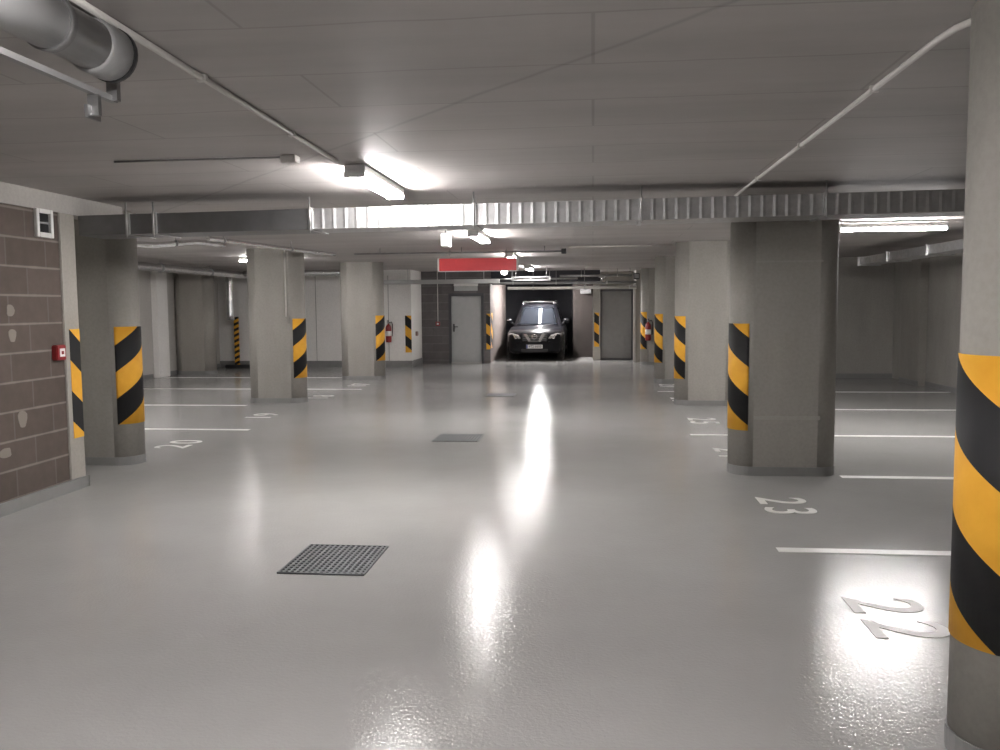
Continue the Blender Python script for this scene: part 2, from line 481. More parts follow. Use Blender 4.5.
pl2 = dup(pl1, (-4.86, 14.15, 0), label='concrete pillar with a thin conduit and switch box on its front')
pl3 = dup(pl1, (-4.62, 18.75, 0), label='striped pillar standing in front of the white room, beside an extinguisher')
# joints cast into the front face of the second right pillar
obj('cast_joint', B((.2, .80, -RAD - .004, -RAD + .01, .53, .565)), 'wall_plain', pr2)
obj('cast_joint', B((.2, .80, -RAD - .003, -RAD + .01, 1.985, 2.0)), 'wall_plain', pr2)
# pillar by the left bay wall (no stripes seen)
t = thing('concrete_pillar', 'unstriped concrete pillar standing against the pale left bay wall', 'pillar', (-9.22, 20.2, 0), group='pillars on the left bay wall')
bm = bmesh.new(); prism(bm, stadium(-1, RAD, PL), 0, ZC)
for f in bm.faces: f.smooth = f.calc_area() < .11 and abs(f.calc_center_median().z - ZC / 2) < .1
o = obj('shaft', bm, 'pillar_pale', t)
bm = bmesh.new(); prism(bm, [(-1 * (-x * (PL + .012) / PL - .006), y * 1.03) for x, y in stadium(-1, RAD, PL)], 0, .085); obj('plinth', bm, 'plinth', t)

# flat hazard panels
def panel(label, w, loc, rz, z0=.42, z1=1.42):
    o = obj('hazard_panel', flat_strip(w, z0, z1), 'stripe', None, loc, (0, 0, rz))
    return tag(o, label, 'hazard panel')
panel('flat yellow and black panel on the pier ending the block wall', .15, (-4.586, 7.105, .03), PI / 2, .43, 1.40)
panel('narrow striped panel on the white room corner, right of the extinguisher', .17, (-5.0, 22.601, 0), 0, .39, 1.38)
panel('striped panel on the dark wall just right of the grey door', .11, (-2.985, 24.001, 0), 0, .40, 1.40)
o = panel('striped panel on the pale wall corner left of the car', .30, (-2.871, 24.21, .02), PI / 2, .40, 1.40)
panel('thin striped panel between the car bay and the dark grey door', .14, (.04, 25.4, 0), 0, .40, 1.40)

# ------------------------------------------------------------------ floor paint
def line(label, x0, x1, y, group):
    o = obj('parking_line', B((min(x0, x1), max(x0, x1), y - .05, y + .05, 0, .003)), 'line')
    return tag(o, label, 'parking line', group)
RL, LL = 'white bay lines on the right', 'white bay lines on the left'
for lab, y in (('white bay line between painted numbers 22 and 23', 5.66), ('white bay line starting behind the broad pillar past number 23', 8.15),
               ('white bay line between painted numbers 24 and 25', 10.72), ('white bay line just past painted number 25', 13.42),
               ('white bay line just past painted number 26', 16.12)):
    line(lab, 2.29 if abs(y - 8.15) < .1 or abs(y - 13.42) < .1 else 1.2, 6.38, y, RL)
for lab, y in (('nearest white bay line on the left, just past number 20', 10.83), ('white bay line on the left just past number 19', 13.58),
               ('white bay line on the left just past number 18', 16.38), ('farthest white bay line on the left, before the wall pillar', 19.14)):
    line(lab, -5.70 if abs(y - 13.58) < .1 or abs(y - 19.14) < .1 else -4.52, -10.15, y, LL)
def number(body, loc, rz, label, group):
    t = thing('stall_number', label, 'painted number', loc, (0, 0, rz), group)
    for k, ch in enumerate(body):
        d = text_mesh('digit', ch, .55, 'line', t, offset=.003)
        d.location = (-.17 + .34 * k, 0, 0)
G1, G2 = 'stall numbers on the right', 'stall numbers on the left'
number('22', (1.52, 4.46, .002), -PI / 2, 'painted number 22 in the lamp glare beside the nearest pillar', G1)
number('23', (1.51, 6.93, .002), -PI / 2, 'white painted number 23 on the floor', G1)
number('24', (1.50, 9.43, .002), -PI / 2, 'painted number 24, partly behind the broad pillar', G1)
number('25', (1.50, 12.02, .002), -PI / 2, 'white painted number 25 on the floor', G1)
number('26', (1.50, 14.75, .002), -PI / 2, 'small distant painted number 26 before the third right pillar', G1)
number('27', (1.50, 17.3, .002), -PI / 2, 'far painted number 27 before the dark faced pillar', G1)
number('20', (-4.86, 9.62, .002), PI / 2, 'white painted number 20 nearest on the left', G2)
number('19', (-4.88, 12.25, .002), PI / 2, 'painted number 19 at the foot of the conduit pillar', G2)
number('18', (-4.86, 14.95, .002), PI / 2, 'faint painted number 18 just behind the conduit pillar', G2)
number('17', (-4.80, 17.3, .002), PI / 2, 'small painted number 17 before the extinguisher pillar', G2)

# floor drain gratings
def grating(label, x0, x1, y0, y1, nx=15, ny=15):
    t = thing('drain_grating', label, 'drain grating', ((x0 + x1) / 2, (y0 + y1) / 2, 0), group='floor drain gratings')
    w, h = (x1 - x0) / 2, (y1 - y0) / 2
    obj('pit_shade_sheet', B((-w, w, -h, h, 0, .002)), 'pit_shade', t)  # flat sheet on the floor, coloured as the shaded hollow
    b = .012
    obj('rim', B((-w, w, -h, -h + b, .002, .010), (-w, w, h - b, h, .002, .010), (-w, -w + b, -h, h, .002, .010), (w - b, w, -h, h, .002, .010)), 'grate', t)
    bm = bmesh.new()
    for k in range(1, nx):
        x = -w + 2 * w * k / nx; box(bm, x - .007, x + .007, -h, h, .002, .009)
    for k in range(1, ny):
        y = -h + 2 * h * k / ny; box(bm, -w, w, y - .007, y + .007, .002, .007)
    obj('mesh_bars', bm, 'grate', t)
grating('nearest square steel mesh drain grating in the floor', -1.90, -1.36, 4.90, 5.52)
grating('middle drain grating, further up the lane', -1.91, -1.36, 10.0, 10.56)
grating('faint farthest drain grating in the lane', -1.90, -1.40, 15.1, 15.6)

# ------------------------------------------------------------------ lamps
def make_lamp(label, loc, rz, group, L=1.25, tube='tube'):
    t = thing('tube_lamp', label, 'ceiling lamp', loc, (0, 0, rz), group)
    h = L / 2
    obj('housing', B((-.075, .075, -h, h, -.05, 0), bev=.006), 'housing', t)
    for s in (-1, 1):
        obj('end_socket', B((-.075, .075, s * h - .012, s * h + .012, -.09, -.048), bev=.004), 'housing', t)
        obj('light_tube', T([(s * .048, -h + .012, -.072), (s * .048, h - .012, -.072)], .013, 10), tube, t)
    return t
LG = 'twin tube lamps over the lane'
lamp = make_lamp('brightest twin tube lamp on the ceiling before the long duct', (-1.66, 6.58, ZC), 0, LG)
dup(lamp, (-1.55, 11.8, ZC), label='lane ceiling lamp seen just under the long duct')
far_lamp = make_lamp('small lane lamp behind the red sign', (-1.55, 16.6, ZC), 0, LG, 1.25, 'tube_dim')
dup(far_lamp, (-1.6, 21.7, ZC), label='farthest lane lamp, near the pipes before the car bay')
dup(lamp, (-1.0, 1.3, ZC), label='lane lamp above the camera')
dup(lamp, (-1.70, -3.8, ZC), label='lane lamp behind the camera')
SG = 'twin tube lamps over the bays'
dup(lamp, (3.62, 11.0, ZC - .03), (0, 0, PI / 2), 'bright lamp over the right bays, beside the broad pillar', SG)
dup(lamp, (-7.3, 10.6, ZC), (0, 0, PI / 2), 'lamp over the left bays, hidden behind the block wall', SG)
dup(far_lamp, (-6.25, 16.3, ZC), (0, 0, PI / 2), 'lamp over the left bays, half behind the conduit pillar', SG)
t = make_lamp('lamp in the bay above the black car', (-1.63, 26.15, 2.38), 0, SG, 1.9, 'tube_bay')
for y in (-.6, .57): obj('hanger', B((-.02, .02, y, y + .03, 0, .22)), 'galv_dark', t)
# small white lamps / emergency light
t = thing('emergency_light', 'small white hanging emergency light left of the lane lamp', 'emergency light', (-1.88, 11.0, 2.37))
obj('body', B((-.05, .05, -.12, .12, .0, .17), bev=.01), 'white_plastic', t)
obj('diffuser', B((-.042, .042, -.124, -.118, .01, .16)), 'small_lamp', t)
obj('hanger', T([(0, 0, .17), (0, 0, .23)], .01), 'galv', t)
t = thing('bulkhead_lamp', 'small bright lamp at the left end of the far pipes', 'lamp', (-2.36, 23.0, ZC))
bm = bmesh.new(); lathe(bm, [(.10, 0), (.11, -.04), (.07, -.04)]); obj('base', bm, 'housing', t)
bm = bmesh.new(); lathe(bm, [(.09, -.04), (.085, -.10), (.06, -.14), (.005, -.155)]); obj('diffuser', bm, plain('bulkhead_diffuser', (.9, .9, .9), .3, emit=(1, .97, .93, 6)), t)

# ------------------------------------------------------------------ ducts and pipes
def ribbed_front(bm, x0, x1, y, z0, z1, pitch=.1, d=.0035):
    n = max(1, int(round((x1 - x0) / pitch)))
    for k in range(n):
        xa = x0 + (x1 - x0) * (k + .5) / n
        vs = [bm.verts.new(p) for p in ((xa - .022, y, z0), (xa, y - d, z0), (xa + .022, y, z0), (xa - .022, y, z1), (xa, y - d, z1), (xa + .022, y, z1))]
        bm.faces.new((vs[0], vs[1], vs[4], vs[3])); bm.faces.new((vs[1], vs[2], vs[5], vs[4]))
        bm.faces.new((vs[3], vs[4], vs[5])); bm.faces.new((vs[0], vs[2], vs[1]))
DZ0, DZ1, DY0, DY1 = 2.292, 2.468, 7.3, 7.72
du = thing('ventilation_duct', 'long ribbed galvanised duct crossing the whole width under the ceiling', 'duct', (0, 7.5, .012), (0, -.009, 0))
J = [-4.55, -4.08, -3.83, -2.41, -.98, .42, 1.9, 3.4, 5.2]
for a, b in zip(J, J[1:]):
    bm = B((a, b, DY0 - 7.5, DY1 - 7.5, DZ0, DZ1))
    if a > -2.5: ribbed_front(bm, a + .05, b - .05, DY0 - 7.5, DZ0 + .003, DZ1 - .003)
    obj('duct_section', bm, 'galv' if a > -2.5 else 'duct_dark_reflect', du)
for x in J[1:-1]:
    obj('joint_flange', B((x - .018, x + .018, DY0 - 7.522, DY0 - 7.5, DZ0 - .008, DZ1 + .008), (x - .018, x + .018, DY0 - 7.5, DY1 - 7.48, DZ0 - .008, DZ0), (x - .018, x + .018, DY0 - 7.5, DY1 - 7.48, DZ1, DZ1 + .008)), 'galv', du)
    obj('hanger_rod', T([(x, DY0 - 7.53, DZ0 - .03), (x, DY0 - 7.53, ZC - .035)], .006, 8), 'galv', du)
d2_ = thing('ventilation_duct', 'rectangular steel duct running back along the right bays', 'duct', (5.0, 12, 0))
for a, b in ((-4.25, -1), (-1, 1.2), (1.2, 2.9), (2.9, 4.4)):
    obj('duct_section', B((-.16, .2, a, b, 2.31, 2.44)), 'galv', d2_)
    obj('joint_flange', B((-.185, .22, b - .02, b + .02, 2.29, 2.46)), 'galv', d2_)

# round pipe at the upper left
t = thing('drain_pipe', 'large round grey pipe ending under the ceiling at upper left', 'pipe', (-1.675, 2.0, 2.487))
obj('pipe_barrel', T([(0, -.3, 0), (0, .84, 0)], .082, 28), 'pvc', t)
obj('end_socket', T([(0, .78, 0), (0, .795, 0), (0, .84, 0), (0, .90, 0), (0, .912, 0)], .09, 28, radii=[.083, .092, .092, .092, .084]), 'pvc', t)
obj('sealing_ring', T([(0, .905, 0), (0, .925, 0)], .094, 28), 'black', t)
obj('pipe_clamp', T([(0, .55, 0), (0, .58, 0)], .089, 28), 'galv_dark', t)
t = thing('support_rail', 'thin steel rail with a hanging bracket under the round pipe', 'rail', (-1.73, 2.0, 2.36))
obj('rail', B((-.012, .012, -.3, 1.02, -.012, .008)), 'pvc', t)
obj('rail_hanger', B((-.02, .02, .88, .90, -.085, -.012), (-.02, -.008, .86, .94, -.095, -.05)), 'galv_dark', t)
obj('rail_hanger', B((-.01, .03, .985, 1.01, -.01, .06)), 'galv_dark', t)

t = thing('cable_conduit', 'straight pale conduit on the ceiling leading to the brightest lamp', 'conduit', (-1.72, 0, ZC - .001))
obj('conduit_pipe', T([(.108, 1.7, -.014), (0, 5.75, -.014)], .013), 'conduit', t)
for y in (2.4, 3.6, 4.8): obj('conduit_clip', B((.154 - .0267 * y - .02, .154 - .0267 * y + .02, y - .012, y + .012, -.03, 0)), 'conduit', t)
t = thing('cable_conduit', 'short ceiling conduit branching left before the brightest lamp', 'conduit', (-1.9, 5.55, ZC))
obj('conduit_pipe', T([(-.05, 0, -.010), (-1.3, 0, -.010)], .007), 'pvc', t)
obj('junction_box', B((-.13, -.03, -.05, .05, -.05, 0), bev=.006), 'conduit', t)
t = thing('cable_conduit', 'pale conduit on the ceiling running from the nearest right pillar', 'conduit', (1.285, 0, ZC - .001))
obj('conduit_pipe', T([(.22, 3.2, -.014), (.10, 3.21, -.014), (.045, 3.24, -.014), (.012, 3.33, -.014), (0, 3.46, -.014), (0, 8.1, -.014)], .013), 'conduit', t)
for y in (4.2, 5.6, 7.0): obj('conduit_clip', B((-.02, .02, y - .012, y + .012, -.03, 0)), 'conduit', t)
t = thing('cable_conduit', 'thin vertical conduit with a switch box on the second left pillar', 'conduit', (-5.11, 13.95, 0))
obj('conduit_pipe', T([(0, -.014, 1.46), (0, -.014, ZC)], .013), 'conduit', t)
obj('switch_box', B((-.045, .045, -.06, 0, 1.36, 1.46), bev=.006), 'pillar', t)

t = thing('sprinkler_pipe', 'thin dark pipe across the lane ceiling ending in a cap', 'pipe', (0, 14.4, 2.51))
obj('pipe_run', T([(-4.05, 0, 0), (-.50, 0, 0)], .014), 'galv_dark', t)
obj('end_cap', T([(-.52, 0, 0), (-.44, 0, 0)], .045, 14), 'black', t)
for x in (-3.6, -2.2, -.8): obj('hanger_rod', T([(x, 0, 0), (x, 0, .09)], .006, 8), 'galv_dark', t)
t = thing('cable_conduit', 'thin pale conduit crossing to the right from the capped pipe', 'conduit', (0, 14.5, ZC))
obj('conduit_pipe', T([(-.4, 0, -.014), (1.3, 0, -.014)], .012), 'conduit', t)
obj('conduit_clip', B((.4, .42, -.02, .02, -.03, 0)), 'conduit', t)

def foil_pipe(label, pts, r, name='insulated_pipe', clamps=()):
    t = thing(name, label, 'pipe', pts[0])
    p0 = Vector(pts[0]); fine = []
    for a, b in zip(pts, pts[1:]):
        a, b = Vector(a) - p0, Vector(b) - p0
        n = max(2, int((b - a).length / .12))
        fine += [a.lerp(b, k / n) for k in range(n)]
    fine.append(Vector(pts[-1]) - p0)
    obj('pipe_jacket', T(fine, r, 14, radii=[r * random.uniform(.93, 1.07) for _ in fine]), 'foil', t)
    for c in clamps:
        i = int(c * (len(fine) - 1)); a = fine[i]; d = (fine[min(i + 1, len(fine) - 1)] - fine[max(i - 1, 0)]).normalized() * .015
        obj('pipe_clamp', T([a - d, a + d], r * 1.15, 14), 'galv_dark', t)
        obj('hanger_rod', T([a + Vector((0, 0, r)), Vector((a.x, a.y, ZC - p0.z))], .006, 8), 'galv_dark', t)
    return t
foil_pipe('silver jacketed pipe high along the pale left bay wall', [(-8.75, 12.5, 2.44), (-8.75, 21.9, 2.44)], .085, clamps=(.2, .45, .7))
foil_pipe('silver jacketed pipe high in front of the white room', [(-8.6, 20.6, 2.46), (-5.2, 20.6, 2.46)], .075, clamps=(.3, .8))
foil_pipe('thin foil wrapped pipe running back above the conduit pillar', [(-4.75, 10.3, 2.47), (-4.45, 13.2, 2.49), (-4.35, 14.25, 2.5)], .03, clamps=(.1, .6))
foil_pipe('crumpled foil pipe under the ceiling behind the first left pillar', [(-5.75, 10.2, 2.42), (-5.45, 10.3, 2.40), (-5.12, 10.75, 2.47), (-4.9, 11.1, 2.45)], .035, clamps=(.5,))
foil_pipe('foil wrapped pipe dropping down beside the striped post', [(-9.56, 21.9, 2.598), (-9.56, 21.9, 1.3)], .10, clamps=())
t = thing('guard_post', 'thin yellow and black post on a dark foot by the left back wall', 'post', (-9.50, 22.2, 0))
bm = flat_strip(.12, .1, 1.38, .06); o = obj('post', bm, plain('tmp', (.5, .5, .5)), t, (-.08, 0, 0))
def mk_fine():
    m = M['stripe'].copy(); m.name = 'fine_hazard_stripes'
    for n in m.node_tree.nodes:
        if n.type == 'MATH' and n.operation == 'DIVIDE': n.inputs[1].default_value = .15
        if n.type == 'MATH' and n.operation == 'MULTIPLY_ADD': n.inputs[1].default_value = -.5
    return m
o.data.materials[0] = mk_fine()
obj('foot', B((-.33, .42, -.14, .14, 0, .10), bev=.02), 'black', t)

# pipes and tray in front of the car bay
t = thing('white_duct', 'long white flat duct under the ceiling before the grey door', 'duct', (-3.8, 22.1, 2.2))
obj('duct_body', B((-1.75, 1.4, -.06, .06, .0, .11), bev=.006), 'conduit_white', t)
for x in (-1.0, .0, 1.0): obj('hanger_rod', T([(x, 0, .11), (x, 0, .4)], .008, 8), 'galv', t)
def run(label, x0, x1, y, z, r, mat, rods):
    t = thing('pipe_run', label, 'pipe', (x0, y, z))
    obj('pipe_barrel', T([(0, 0, 0), (x1 - x0, 0, 0)], r, 14), mat, t)
    for f in rods:
        x = (x1 - x0) * f
        obj('pipe_clamp', T([(x - .015, 0, 0), (x + .015, 0, 0)], r * 1.25, 14), 'galv', t)
        obj('hanger_rod', T([(x, 0, r), (x, 0, ZC - z)], .007, 8), 'galv_dark', t)
    return t
tt = run('upper grey pipe before the car bay, with a valve', -2.75, 1.16, 23.4, 2.23, .035, 'pvc', (.15, .45, .8))
bm = bmesh.new(); tube(bm, [(3.0, 0, .03), (3.0, 0, .16)], .03); tube(bm, [(2.9, 0, .15), (3.1, 0, .15)], .035); obj('valve', bm, 'chrome', tt)
run('lower pale pipe hanging before the car bay', -2.3, 1.16, 23.3, 2.09, .04, 'conduit', (.2, .6, .95))
run('thin steel pipe beneath the tray at the car bay', -2.9, -.4, 23.0, 2.33, .02, 'galv', (.3, .7))
run('highest dark pipe near the ceiling before the car bay', -.9, 1.05, 23.6, 2.42, .03, 'galv_dark', (.3, .8))
t = thing('cable_tray', 'open steel cable tray hanging before the car bay', 'cable tray', (-1.6, 22.4, 2.27))
for ya in (-.15, .135): obj('side_rail', B((-.5, .5, ya, ya + .015, 0, .018), (-.5, .5, ya, ya + .015, .082, .10), *[(x - .012, x + .012, ya, ya + .015, .018, .082) for x in (-.488, 0, .488)]), 'galv', t)
for k in range(6): obj('rung', B((-.48 + k * .19, -.45 + k * .19, -.135, .135, .01, .03)), 'galv', t)
for x in (-.4, .4): obj('hanger_rod', T([(x, 0, .02), (x, 0, .33)], .008, 8), 'galv_dark', t)
t = thing('junction_box', 'small dark box on the ceiling corner above the dark grey door', 'box', (1.16, 23.55, 2.31))
obj('box_body', B((-.07, .09, -.08, .08, 0, .16), bev=.01), 'black', t); obj('cover', B((-.05, .07, -.088, -.08, .02, .14)), 'galv_dark', t)
t = thing('bay_light_box', 'unlit grey box hanging in the top right of the car bay', 'box', (-.22, 26.8, 1.98))
obj('box_body', B((-.17, .17, -.08, .08, 0, .2), bev=.012), 'pvc', t); obj('hanger_rod', T([(0, 0, .2), (0, 0, .62)], .01, 8), 'galv_dark', t)

# ------------------------------------------------------------------ signs and wall items
t = thing('hanging_sign', 'long red sign box hanging across the lane', 'sign', (-2.0, 15.0, 2.22))
obj('sign_face', B((-.68, .68, -.06, .06, .008, .225), bev=.004), 'sign_red', t)
obj('frame', B((-.71, -.68, -.065, .065, 0, .232), (.68, .71, -.065, .065, 0, .232), (-.68, .68, -.055, .055, -.004, .008)), 'white_plastic', t)
for x in (-.5, .5): obj('hanger_rod', T([(x, 0, .22), (x, 0, .38)], .008, 8), 'galv', t)
t = thing('door_sign', 'white rectangular sign fixed above the light grey door', 'sign', (-3.55, 24.0, 2.05))
obj('sign_face', B((-.34, .34, -.05, 0, .13, .24), bev=.004), 'white_plastic', t)
obj('lower_panel', B((-.33, .33, -.04, 0, 0, .125)), 'door_grey', t)
t = thing('wall_vent', 'small white framed vent high on the block wall', 'vent', (-4.6, 6.83, 2.21))
obj('frame', B((0, .03, -.11, -.075, 0, .235), (0, .03, .075, .11, 0, .235), (0, .03, -.075, .075, 0, .04), (0, .03, -.075, .075, .20, .235), bev=.003), 'white_plastic', t)
obj('backing', B((0, .006, -.08, .08, .03, .21)), 'black', t)
obj('slat', B((.004, .02, -.075, .075, .112, .128)), 'pvc', t)
t = thing('fire_alarm_box', 'small red fire alarm call box on the block wall by the pier', 'alarm box', (-4.6, 6.93, 1.17))
obj('box_body', B((0, .055, -.065, .065, 0, .13), bev=.008), 'red', t)
obj('glass_plate', B((.055, .058, -.03, .04, .03, .10)), 'white_plastic', t)
obj('button', B((.058, .062, -.008, .018, .05, .078)), 'red', t)
t = thing('fire_alarm_box', 'red dot of an alarm call box on the dark wall left of the grey door', 'alarm box', (-4.36, 24.002, 1.07))
obj('box_body', B((-.06, .06, -.05, 0, 0, .12), bev=.008), 'red', t)
obj('glass_plate', B((-.025, .025, -.053, -.05, .035, .085)), 'white_plastic', t)
obj('feed_conduit', T([(0, -.012, .12), (0, -.012, ZC - 1.07)], .012), 'conduit', t)
t = thing('socket_box', 'small brownish socket box on the side of the white room', 'box', (-4.83, 23.2, .82))
obj('box_body', B((0, .045, -.09, .09, 0, .12), bev=.006), plain('socket_brown', (.30, .20, .17), .5), t)
obj('cover', B((.045, .05, -.07, .07, .02, .10)), plain('socket_cover', (.36, .25, .22), .5), t)

def extinguisher(label, loc):
    t = thing('fire_extinguisher', label, 'fire extinguisher', loc, group='fire extinguishers')
    bm = bmesh.new(); lathe(bm, [(.06, 0), (.075, .015), (.078, .04), (.078, .38), (.07, .43), (.045, .465), (.028, .475), (.028, .50)], 24); obj('cylinder', bm, 'red', t)
    bm = bmesh.new(); lathe(bm, [(.0792, .17), (.0792, .30)], 24); obj('paper_label', bm, 'white_plastic', t)
    bm = bmesh.new(); lathe(bm, [(.022, .50), (.03, .505), (.03, .54), (.018, .55)], 14); obj('valve', bm, 'galv_dark', t)
    bm = bmesh.new(); box(bm, -.012, .012, -.11, .01, .545, .558); box(bm, -.012, .012, -.10, .01, .572, .588); box(bm, -.012, .012, -.01, .02, .54, .59); obj('grip', bm, 'black', t)
    obj('hose', T([(.03, 0, .53), (.09, -.01, .54), (.115, -.02, .47), (.112, -.02, .3), (.10, -.02, .16)], .013, 10), 'black', t)
    obj('wall_bracket', B((-.03, .03, .07, .11, .2, .46)), 'galv_dark', t)
    return t
ex = extinguisher('red fire extinguisher on the white wall beside the third left pillar', (-5.43, 22.49, .67))
dup(ex, (1.47, 23.24, .66), (0, 0, 0), 'red fire extinguisher on the far right striped pillar')

# ------------------------------------------------------------------ the parked car
car = thing('car', 'black off-road car with roof rails parked nose out in the far bay', 'car', (-1.70, 25.1, 0))
car.scale = (.92, 1, 1)
def section(hw, zb, zs, zt, top=.88):
    """half outline from the bottom centre to the top centre"""
    return [(0, zb), (hw * .80, zb), (hw * .95, zb + .06), (hw, zb + (zs - zb) * .35), (hw * .995, zb + (zs - zb) * .7), (hw * .965, zs), (hw * top, zs + (zt - zs) * .55), (hw * .55, zt - .004), (0, zt)]
ST = [(0.00, .70, .30, .60, .64), (.03, .76, .26, .66, .72), (.08, .82, .23, .74, .82), (.16, .86, .22, .79, .88), (.32, .89, .21, .84, .925),
      (.70, .90, .21, .89, .97), (1.12, .90, .21, .94, 1.0), (1.40, .90, .21, .96, 1.0), (2.6, .905, .21, .97, 1.0), (3.8, .90, .22, .98, 1.0),
      (4.45, .885, .24, .97, .99), (4.62, .86, .28, .95, .97), (4.70, .80, .34, .88, .90)]
bm = bmesh.new(); rings = []
for (y, hw, zb, zs, zt) in ST:
    h = section(hw, zb, zs, zt)
    full = [(x, z) for x, z in h] + [(-x, z) for x, z in h[-2:0:-1]]
    rings.append([bm.verts.new((x, y, z)) for x, z in full])
n = len(rings[0])
for a, b in zip(rings, rings[1:]):
    for k in range(n):
        f = bm.faces.new((a[k], a[(k + 1) % n], b[(k + 1) % n], b[k])); f.smooth = True
bm.faces.new(rings[0]); bm.faces.new(rings[-1][::-1])
body = obj('body', bm, 'carpaint', car)

# cabin: base outline (belt) and roof outline, bulged
def cabin_pt(u, v):
    """u 0..1 round (front centre ->), v 0 belt .. 1 roof : not used for panels"""
FB, FT, RT, RB = (1.16, .985), (1.86, 1.63), (4.05, 1.66), (4.55, .985)
bm = bmesh.new()
def loop(z_f, yf, yr, wf, wr, zr, bow):
    pts = []
    m = 8
    for k in range(m + 1):
        s = -1 + 2 * k / m
        pts.append((s * wf, yf + bow * s * s * 1.0, z_f - .01 * s * s))
    for k in range(1, 7):
        a = k / 7
        pts.append((wf + (wr - wf) * a + .03 * math.sin(PI * a), yf + bow + (yr - yf - bow) * a, z_f + (zr - z_f) * a))
    for k in range(m + 1):
        s = 1 - 2 * k / m
        pts.append((s * wr, yr, zr - .01 * s * s))
    for k in range(6, 0, -1):
        a = k / 7
        pts.append((-(wf + (wr - wf) * a + .03 * math.sin(PI * a)), yf + bow + (yr - yf - bow) * a, z_f + (zr - z_f) * a))
    return pts
L0 = loop(.98, 1.14, 4.56, .80, .80, .98, .16)
L1 = loop(1.62, 1.84, 4.08, .585, .60, 1.65, .07)
L2 = [(x * .88, 2.95 + (y - 2.95) * .90, z + .045) for x, y, z in L1]
L3 = [(x * .45, 2.95 + (y - 2.95) * .5, z + .065) for x, y, z in L1]
R = [[bm.verts.new(p) for p in L] for L in (L0, L1, L2, L3)]
n = len(L0)
for a, b in zip(R, R[1:]):
    for k in range(n):
        f = bm.faces.new((a[k], a[(k + 1) % n], b[(k + 1) % n], b[k])); f.smooth = True
bm.faces.new(R[-1])
obj('cabin', bm, 'carpaint', car)
def side_patch(i0, i1, v0, v1, off, nv=6):
    """a pane following the cabin surface between loop indices"""
    bm = bmesh.new(); g = []
    idx = [i0 + (i1 - i0) * k / 10 for k in range(11)]
    def P(L, i):
        i = i % n; a = int(math.floor(i)); f = i - a
        return Vector(L[a % n]).lerp(Vector(L[(a + 1) % n]), f)
    for i in idx:
        col = []
        for j in range(nv + 1):
            v = v0 + (v1 - v0) * j / nv
            p = P(L0, i).lerp(P(L1, i), v)
            t1 = (P(L0, i + .05) - P(L0, i - .05)); t2 = P(L1, i) - P(L0, i)
            nn = t1.cross(t2).normalized()
            c = Vector((0, 2.9, 1.2))
            if nn.dot(p - c) < 0: nn = -nn
            col.append((bm.verts.new(p + nn * off), bm.verts.new(p - nn * .01)))
        g.append(col)
    for a, b in zip(g, g[1:]):
        for j in range(nv):
            f = bm.faces.new((a[j][0], b[j][0], b[j + 1][0], a[j + 1][0])); f.smooth = True
    for a, b in zip(g, g[1:]):
        bm.faces.new((a[0][0], a[0][1], b[0][1], b[0][0])); bm.faces.new((a[nv][0], b[nv][0], b[nv][1], a[nv][1]))
    for a in (g[0], g[-1]):
        for j in range(nv): bm.faces.new((a[j][0], a[j + 1][0], a[j + 1][1], a[j][1]))
    return bm
ws = obj('windshield', side_patch(.5, 7.5, .07, .95, .006, 8), 'glass', car)
obj('wiper', T([(-.55, 1.20, 1.03), (-.1, 1.23, 1.04), (.0, 1.24, 1.05)], .008, 8), 'black', car)
obj('wiper', T([(.05, 1.20, 1.03), (.45, 1.24, 1.04), (.55, 1.28, 1.05)], .008, 8), 'black', car)
for sgn in (1, -1):
    for a, b in ((8.8, 10.9), (11.2, 13.2), (13.5, 14.7)):
        i0, i1 = (a, b) if sgn > 0 else (n - (b - 8), n - (a - 8))
        if sgn < 0: i0, i1 = n - b + 8, n - a + 8
        obj('side_window', side_patch(i0, i1, .1, .9, .004), 'glass', car)
obj('rear_window', side_patch(15.6, 22.4, .15, .9, .004), 'glass', car)
# a thin bright pillar edge, rails
for sgn in (1, -1):
    rl = obj('roof_rail', T([(sgn * .52, 1.98, 1.67), (sgn * .535, 2.05, 1.735), (sgn * .55, 2.6, 1.755), (sgn * .55, 3.5, 1.76), (sgn * .53, 3.9, 1.745), (sgn * .52, 3.97, 1.68)], .018, 10), 'galv', car)
    for y in (2.75, 3.4): obj('rail_foot', B((sgn * .55 - .015, sgn * .55 + .015, y - .03, y + .03, 1.67, 1.755)), 'black', rl)
obj('roof_bar', T([(-.53, 2.08, 1.73), (0, 2.08, 1.745), (.53, 2.08, 1.73)], .016, 10), 'galv', car)
# nose
def front_y(x):  # plan curve of the nose
    a = abs(x); return .0 + .16 * max(0, (a - .35) / .5) ** 1.6
obj('grille', B((-.40, .40, -.02, .06, .58, .80), bev=.015), 'black', car)
gm = bmesh.new()
for k in range(4): box(gm, -.37, .37, -.026, -.018, .61 + k * .048, .62 + k * .048)
obj('grille_mesh', gm, 'galv_dark', car)
for s in (-1, 1):
    bm = bmesh.new()
    pts = [(s * .36, .80), (s * .24, .80), (s * .12, .60), (s * .20, .58)]
    lo = [bm.verts.new((x, -.045, z)) for x, z in pts]; hi = [bm.verts.new((x, -.01, z)) for x, z in pts]
    bm.faces.new(lo)
    for k in range(4): bm.faces.new((lo[k], lo[(k + 1) % 4], hi[(k + 1) % 4], hi[k]))
    obj('grille_wing', bm, 'chrome', car)
obj('grille_bar', B((-.2, .2, -.042, -.01, .565, .585), bev=.004), 'chrome', car)
bm = bmesh.new(); tube(bm, [(.085 * math.cos(a), -.05, .715 + .065 * math.sin(a)) for a in [2 * PI * k / 24 for k in range(25)]], .012, 8); box(bm, -.095, .095, -.056, -.044, .703, .727); obj('emblem', bm, 'chrome', car)
